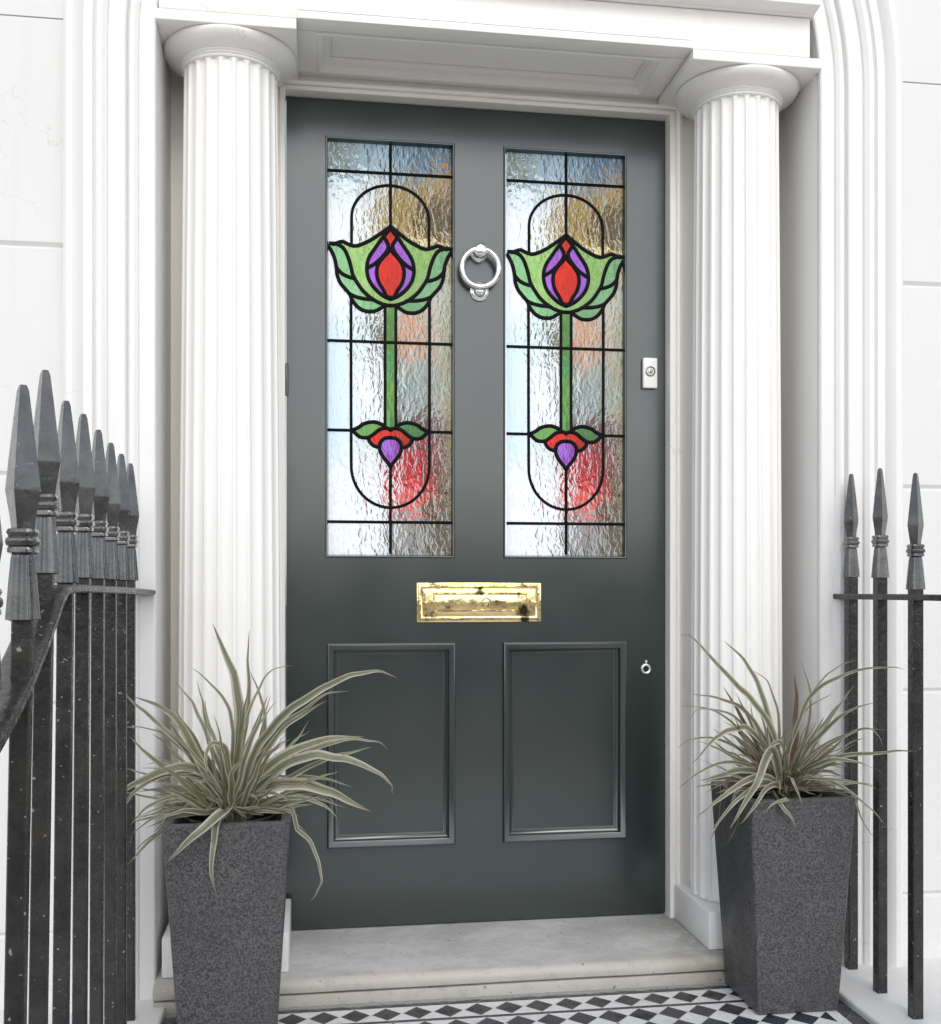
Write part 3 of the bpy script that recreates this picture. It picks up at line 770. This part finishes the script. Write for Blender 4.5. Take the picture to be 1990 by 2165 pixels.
# ---------------------------------------------------------------- planters
def planter(cx, cy, top, base, zt, label, rotz=0.0):
    t = empty('planter', (cx, cy, ZT), label, 'planter', 'tall tapered planters flanking the door')
    def sq(h, z, r=.006):
        out = []
        for a0, sx, sy in ((0, 1, 1), (90, -1, 1), (180, -1, -1), (270, 1, -1)):
            for k in range(4):
                a = R(a0+30*k); out.append((cx+sx*(h-r)+r*math.cos(a), cy+sy*(h-r)+r*math.sin(a), z))
        return out
    z0 = ZT+.001
    H = lambda z: base+(top-base)*(z-z0)/(zt-z0)
    rings = [sq(base-.004, z0), sq(base, z0+.004)] + [sq(H(z0+(zt-z0)*k/6), z0+(zt-z0)*k/6) for k in range(1, 6)] + [sq(top, zt-.003), sq(top-.003, zt), sq(top-.017, zt), sq(top-.019, zt-.003), sq(top-.024, zt-.05)]
    bm = BM(); loft(bm, rings, caps=(True, False)); fixn(bm)
    build('body', bm, GRANITE, t, 40)
    bm = BM(); box(bm, cx-top+.0215, cx+top-.0215, cy-top+.0215, cy+top-.0215, zt-.045, zt-.028)
    bmesh.ops.subdivide_edges(bm, edges=bm.edges[:], cuts=14, use_grid_fill=True)
    for v_ in bm.verts:
        if v_.co.z > zt-.03: v_.co.z += noise.noise(v_.co*60)*.006
    build('soil', bm, SOIL, t, 60)
    bm = BM(); r = top-.030
    lathe(bm, [(r-.006, -.03), (r, -.026), (r+.001, -.006), (r-.001, -.0035), (r-.004, -.006), (r-.008, -.03)], (cx, cy, zt), 48, caps=(False, False))
    build('liner', bm, LINER, t, 40)
    return t
planter(-.166, -.497, .121, .091, .409, 'tall speckled charcoal planter in front of the left column by the long railing')
planter(1.042, -.435, .120, .093, .409, 'tall speckled charcoal planter standing on the tiles before the short railing')

# ---------------------------------------------------------------- strappy plants
def plant(name, org, leaves, sc, ox, oz, label, seed, nfill, tones, half, xs=1.0, spread=.16):
    rnd = random.Random(seed)
    t = empty(name, org, label, 'plant', 'spiky variegated plants in the planters')
    bm = BM(); uvl = bm.loops.layers.uv.new('UVMap'); tl = bm.verts.layers.float.new('tone')
    def blade(pts, wid, tone, fold=.35):
        P = [Vector(p) for p in spline(pts, 5)]; n = len(P); rows = []
        k0 = rnd.uniform(0, 90)
        for i, p in enumerate(P):
            p += noise.noise_vector(Vector((k0, i*.25, 0)))*(.0038*min(1, i/8))
        front = min(p.y for p in P) < org[1]-half-.004
        for i, p in enumerate(P):        # blades pass over the rim, never through the pot
            if i < 3: continue
            if abs(p.x-org[0]) < half+.006 and abs(p.y-org[1]) < half+.006 and p.z < org[2]+.031:
                if front and i > n*.45: p.y = org[1]-half-.016
                else: p.z = org[2]+.033
        for _ in range(2):
            for i in range(4, n-1):
                if abs(P[i].z-org[2]-.03) < .03 or abs(P[i].y-org[1]+half) < .03: P[i] = P[i]*.5+(P[i-1]+P[i+1])*.25
        for i, p in enumerate(P):
            if i > 3 and abs(p.x-org[0]) < half+.004 and abs(p.y-org[1]) < half+.010 and p.z < org[2]+.028:
                if p.y < org[1]-half*.6: p.y = org[1]-half-.014
                else: p.z = org[2]+.030
        # arc-length parameter
        L = [0]
        for i in range(1, n): L.append(L[-1]+(P[i]-P[i-1]).length)
        tot = L[-1] or 1
        side0 = None
        for i, p in enumerate(P):
            s = L[i]/tot
            tg = (P[min(i+1, n-1)]-P[max(i-1, 0)]).normalized()
            vw = Vector((.15, -1, .25)) + Vector((tw[0], 0, tw[1]))
            sd = tg.cross(vw)
            if sd.length < .1: sd = tg.cross(Vector((0, 0, 1)))
            sd.normalize(); nm = sd.cross(tg).normalized()
            wv = wid*(.50+.5*min(1, s/.35))*(max(0, 1-max(0, (s-.42)/.58)**1.7))**.9 + .0004
            row = []
            for k, q in enumerate((-1, -.5, 0, .5, 1)):
                v_ = bm.verts.new(p + sd*(q*wv*.5) + nm*(abs(q)*wv*.5*fold)); v_[tl] = tone
                row.append((v_, (q+1)/2, s))
            rows.append(row)
        for a, b in zip(rows[:-1], rows[1:]):
            for k in range(4):
                f = bm.faces.new((a[k][0], a[k+1][0], b[k+1][0], b[k][0])); f.smooth = True
                for lp, src in zip(f.loops, (a[k], a[k+1], b[k+1], b[k])): lp[uvl].uv = (src[1], src[2])
    for i, (pts, wid, tone, dep) in enumerate(leaves):
        tw = (rnd.uniform(-.5, .5), rnd.uniform(-.3, .3))
        bx, by = rnd.uniform(-.016, .016), rnd.uniform(-.012, .012)
        if org[0] > 0 and pts[0][0] > 1020: dep = -.21
        n = len(pts); out = [(org[0]+bx, org[1]+by, org[2]-.004)]
        for k, (px, py) in enumerate(reversed(pts)):
            q = min(1, (k+1)/n*(1.9 if -.2 < dep < -.1 else 1))
            fx, fz = org[0]+(px-ox)*sc*xs, org[2]+(oz-py)*sc
            g = (org[1]+dep*q+2.709)/(org[1]+2.709)       # nearer blades are set slightly smaller and lower
            out.append((fx*g, org[1]+by+dep*q, .865+(fz-.865)*g))
        blade(out, wid*sc*1.25, tone)
    for i in range(nfill):
        tw = (rnd.uniform(-1, 1), rnd.uniform(-.6, .6))
        a = rnd.uniform(0, 2*math.pi); ln = rnd.uniform(.08, spread*1.75); up = rnd.uniform(.42, 1.35)
        dx, dy = math.cos(a), math.sin(a)*.75
        droop = rnd.uniform(.02, .16)
        bx, by = rnd.uniform(-.022, .022), rnd.uniform(-.018, .018)
        pts = []
        for k in range(6):
            s = k/5; hr = ln*s*(1.25-.45*up)*.9; z = ln*up*s-droop*s*s*1.1
            pts.append((org[0]+bx+dx*hr, org[1]+by+dy*hr, max(org[2]-.004+z, org[2]+.006 if s > .2 and hr < .09 else -1)))
        blade(pts, rnd.uniform(.0035, .0125), rnd.choice(tones), rnd.uniform(.2, .5))
    return build('blade', bm, LEAF, t)
Lv = [
 ([(580,110),(660,300),(720,480),(742,650),(720,900),(700,1150)], 56, .45, .02),
 ([(797,150),(790,330),(797,500),(785,700),(740,950)], 26, .3, .05),
 ([(1680,440),(1560,408),(1400,430),(1250,500),(1100,590),(980,680),(880,800),(800,950)], 44, .6, -.02),
 ([(1390,525),(1250,540),(1120,630),(980,740),(860,900)], 24, .55, .03),
 ([(1260,580),(1120,660),(1000,740),(880,880),(800,1000)], 30, .6, .01),
 ([(1480,800),(1300,815),(1150,845),(1000,910),(870,1000),(760,1120)], 50, .5, -.03),
 ([(1625,890),(1560,840),(1450,820),(1300,835),(1120,900),(950,990),(820,1100)], 24, .6, .02),
 ([(1655,1150),(1640,1090),(1560,1020),(1430,955),(1300,920),(1160,905),(1000,960),(850,1080)], 50, .6, -.04),
 ([(1530,870),(1400,885),(1250,935),(1080,1010),(900,1100)], 26, .6, .03),
 ([(1525,1260),(1400,1195),(1250,1125),(1080,1080),(930,1085),(800,1150)], 60, .35, -.04),
 ([(1410,1120),(1250,1060),(1100,1040),(950,1070),(820,1130)], 22, .6, .02),
 ([(1325,1300),(1270,1240),(1180,1190),(1060,1170),(900,1180),(790,1220)], 26, .5, -.05),
 ([(1145,1800),(1205,1730),(1222,1640),(1200,1530),(1150,1430),(1060,1330),(960,1255),(840,1220)], 22, .5, -.07),
 ([(320,1512),(400,1440),(520,1330),(650,1225)], 52, .6, -.08),
 ([(600,1735),(578,1660),(572,1560),(590,1420),(630,1310),(670,1240)], 34, .5, -.150),
 ([(-60,1190),(0,1140),(130,1060),(280,990),(430,965),(540,1010),(640,1120)], 46, .6, -.03),
 ([(-40,1410),(10,1300),(90,1150),(190,1060),(330,1010),(480,1020),(600,1110)], 20, .5, -.05),
 ([(110,1290),(180,1210),(280,1150),(420,1115),(540,1140),(640,1210)], 26, .5, -.02),
 ([(240,1345),(320,1290),(420,1250),(540,1230)], 24, .45, -.05),
 ([(300,1180),(400,1150),(520,1170)], 44, .3, -.04),
 ([(60,490),(120,570),(220,660),(340,770),(440,880),(560,1040)], 30, .6, .02),
 ([(130,540),(240,580),(330,640),(410,730),(480,880),(600,1090)], 44, .3, .0),
 ([(370,460),(450,550),(510,660),(560,800),(640,1000)], 30, .45, .03),
 ([(490,450),(520,560),(545,700),(580,860),(640,1020)], 22, .5, .05),
 ([(540,560),(560,680),(590,800),(640,960)], 26, .4, .04),
 ([(465,378),(560,460),(640,560),(690,700),(700,860)], 22, .35, .01),
 ([(1055,368),(960,378),(900,420),(840,520),(780,680),(740,880)], 18, .6, .05),
 ([(100,770),(200,870),(300,945),(420,990),(540,1050)], 34, .45, .02),
 ([(800,400),(850,520),(885,660),(880,800),(820,960)], 26, .3, .04),
 ([(950,570),(880,680),(800,800),(740,950)], 20, .5, .02),
 ([(1140,700),(1080,800),(980,900),(860,1020)], 16, .55, .04),
 ([(860,700),(800,820),(760,960),(720,1120)], 34, .75, -.01),
 ([(40,715),(160,715),(280,750),(400,850),(520,980)], 12, .6, .05),
 ([(560,1040),(545,900),(580,820),(650,850),(680,980),(700,1130)], 30, .6, -.06),
 ([(1330,1250),(1290,1180),(1200,1140),(1050,1120)], 18, .6, .0),
 ([(780,900),(700,1000),(690,1120),(700,1220)], 34, .3, -.07),
 ([(620,820),(640,940),(660,1060),(690,1180)], 26, .85, -.04),
]
Lv[13] = (Lv[13][0]+[(690, 1235)], 52, .6, -.150)
plant('spiky_plant', (-.166, -.497, .385), Lv, .000341, 690, 1300, 'spiky pale striped plant arching wide from the left planter across the door panel', 3, 200, [.1, .25, .4, .5, .6, .6], .121, spread=.15)
Rv = [
 ([(105,85),(150,100),(210,150),(290,240),(380,335),(470,420),(550,530),(600,680)], 26, .5, -.02),
 ([(325,115),(420,205),(490,320),(530,440),(560,560),(590,720)], 28, .7, .0),
 ([(480,265),(545,320),(590,430),(610,600)], 13, .5, .03),
 ([(690,275),(693,380),(692,500),(688,620),(670,780)], 24, 1.0, -.02),
 ([(705,218),(735,300),(755,380),(740,520),(690,700)], 10, .9, .04),
 ([(1265,265),(1180,256),(1050,262),(930,290),(820,345),(740,430),(680,560),(640,720)], 17, .6, -.01),
 ([(1020,218),(920,245),(840,300),(770,390),(700,520),(650,700)], 11, .5, .04),
 ([(1110,432),(1010,462),(920,510),(830,580),(740,680)], 18, .6, -.02),
 ([(985,330),(930,410),(860,500),(780,600),(700,720)], 13, .6, .03),
 ([(980,400),(900,470),(820,560),(740,660)], 18, .45, .02),
 ([(160,375),(270,392),(380,432),(460,500),(530,600),(590,740)], 19, .45, .0),
 ([(110,430),(230,445),(340,495),(440,590),(540,710)], 11, .5, .03),
 ([(155,490),(185,455),(270,450),(370,485),(460,570),(560,700)], 13, .5, -.02),
 ([(90,635),(150,595),(250,590),(350,620),(460,690),(560,780)], 12, .5, .0),
 ([(165,712),(230,640),(310,575),(390,545),(450,550),(520,620),(580,740)], 26, .55, -.05),
 ([(85,830),(150,775),(250,725),(370,705),(480,740),(570,800)], 14, .5, -.02),
 ([(205,800),(320,770),(440,752),(560,790)], 28, .5, -.06),
 ([(165,972),(260,900),(360,830),(460,780),(570,800)], 26, .6, -.142),
 ([(250,1078),(300,980),(380,890),(480,820),(580,820)], 20, .5, -.142),
 ([(345,1032),(370,980),(440,880),(495,780),(520,700),(560,650),(590,760)], 34, .6, -.142),
 ([(395,1010),(450,960),(510,870),(560,825),(610,835)], 22, .6, -.142),
 ([(700,1052),(670,990),(620,930),(580,880),(590,850)], 28, .5, -.142),
 ([(740,942),(710,860),(680,800),(650,790)], 15, .55, -.142),
 ([(1162,1046),(1110,985),(1020,910),(920,845),(800,800),(700,800)], 24, .6, -.08),
 ([(1128,862),(1050,835),(920,815),(790,800),(690,810)], 13, .55, -.03),
 ([(1130,775),(1050,738),(930,705),(800,720),(690,780)], 22, .6, -.02),
 ([(1345,680),(1230,676),(1090,684),(950,695),(820,720),(700,780)], 18, .5, -.02),
 ([(1130,645),(1110,590),(1060,555),(960,575),(840,640),(720,740)], 12, .6, .01),
 ([(1160,560),(1050,562),(940,585),(820,640),(710,730)], 10, .6, .03),
 ([(328,345),(385,430),(440,530),(510,640)], 20, .9, .02),
 ([(375,368),(420,470),(470,560),(540,680)], 18, .95, .0),
 ([(440,400),(455,480),(490,580)], 12, .9, .03),
 ([(540,745),(560,660),(605,618),(640,650),(645,720),(630,800)], 24, .6, -.10),
 ([(885,388),(800,430),(740,480),(680,580),(640,700)], 14, .5, .03),
 ([(1050,603),(960,640),(850,690),(720,760)], 14, .5, .0),
 ([(200,610),(310,650),(420,710),(540,790)], 16, .6, -.01),
 ([(265,540),(350,600),(450,680),(550,770)], 16, .6, .02),
 ([(640,560),(600,660),(610,760)], 18, .45, -.04),
 ([(560,500),(545,620),(570,740)], 26, .8, -.02),
 ([(800,520),(740,600),(690,720)], 22, .8, -.03),
 ([(850,500),(780,600),(700,730)], 26, .5, -.02),
]
plant('spiky_plant', (1.044, -.435, .385), Rv, .000461, 612, 897, 'spiky plant with a few reddish blades in the right planter beside the short railing', 11, 270, [.1, .25, .4, .5, .6, .8, .9], .120, spread=.13)
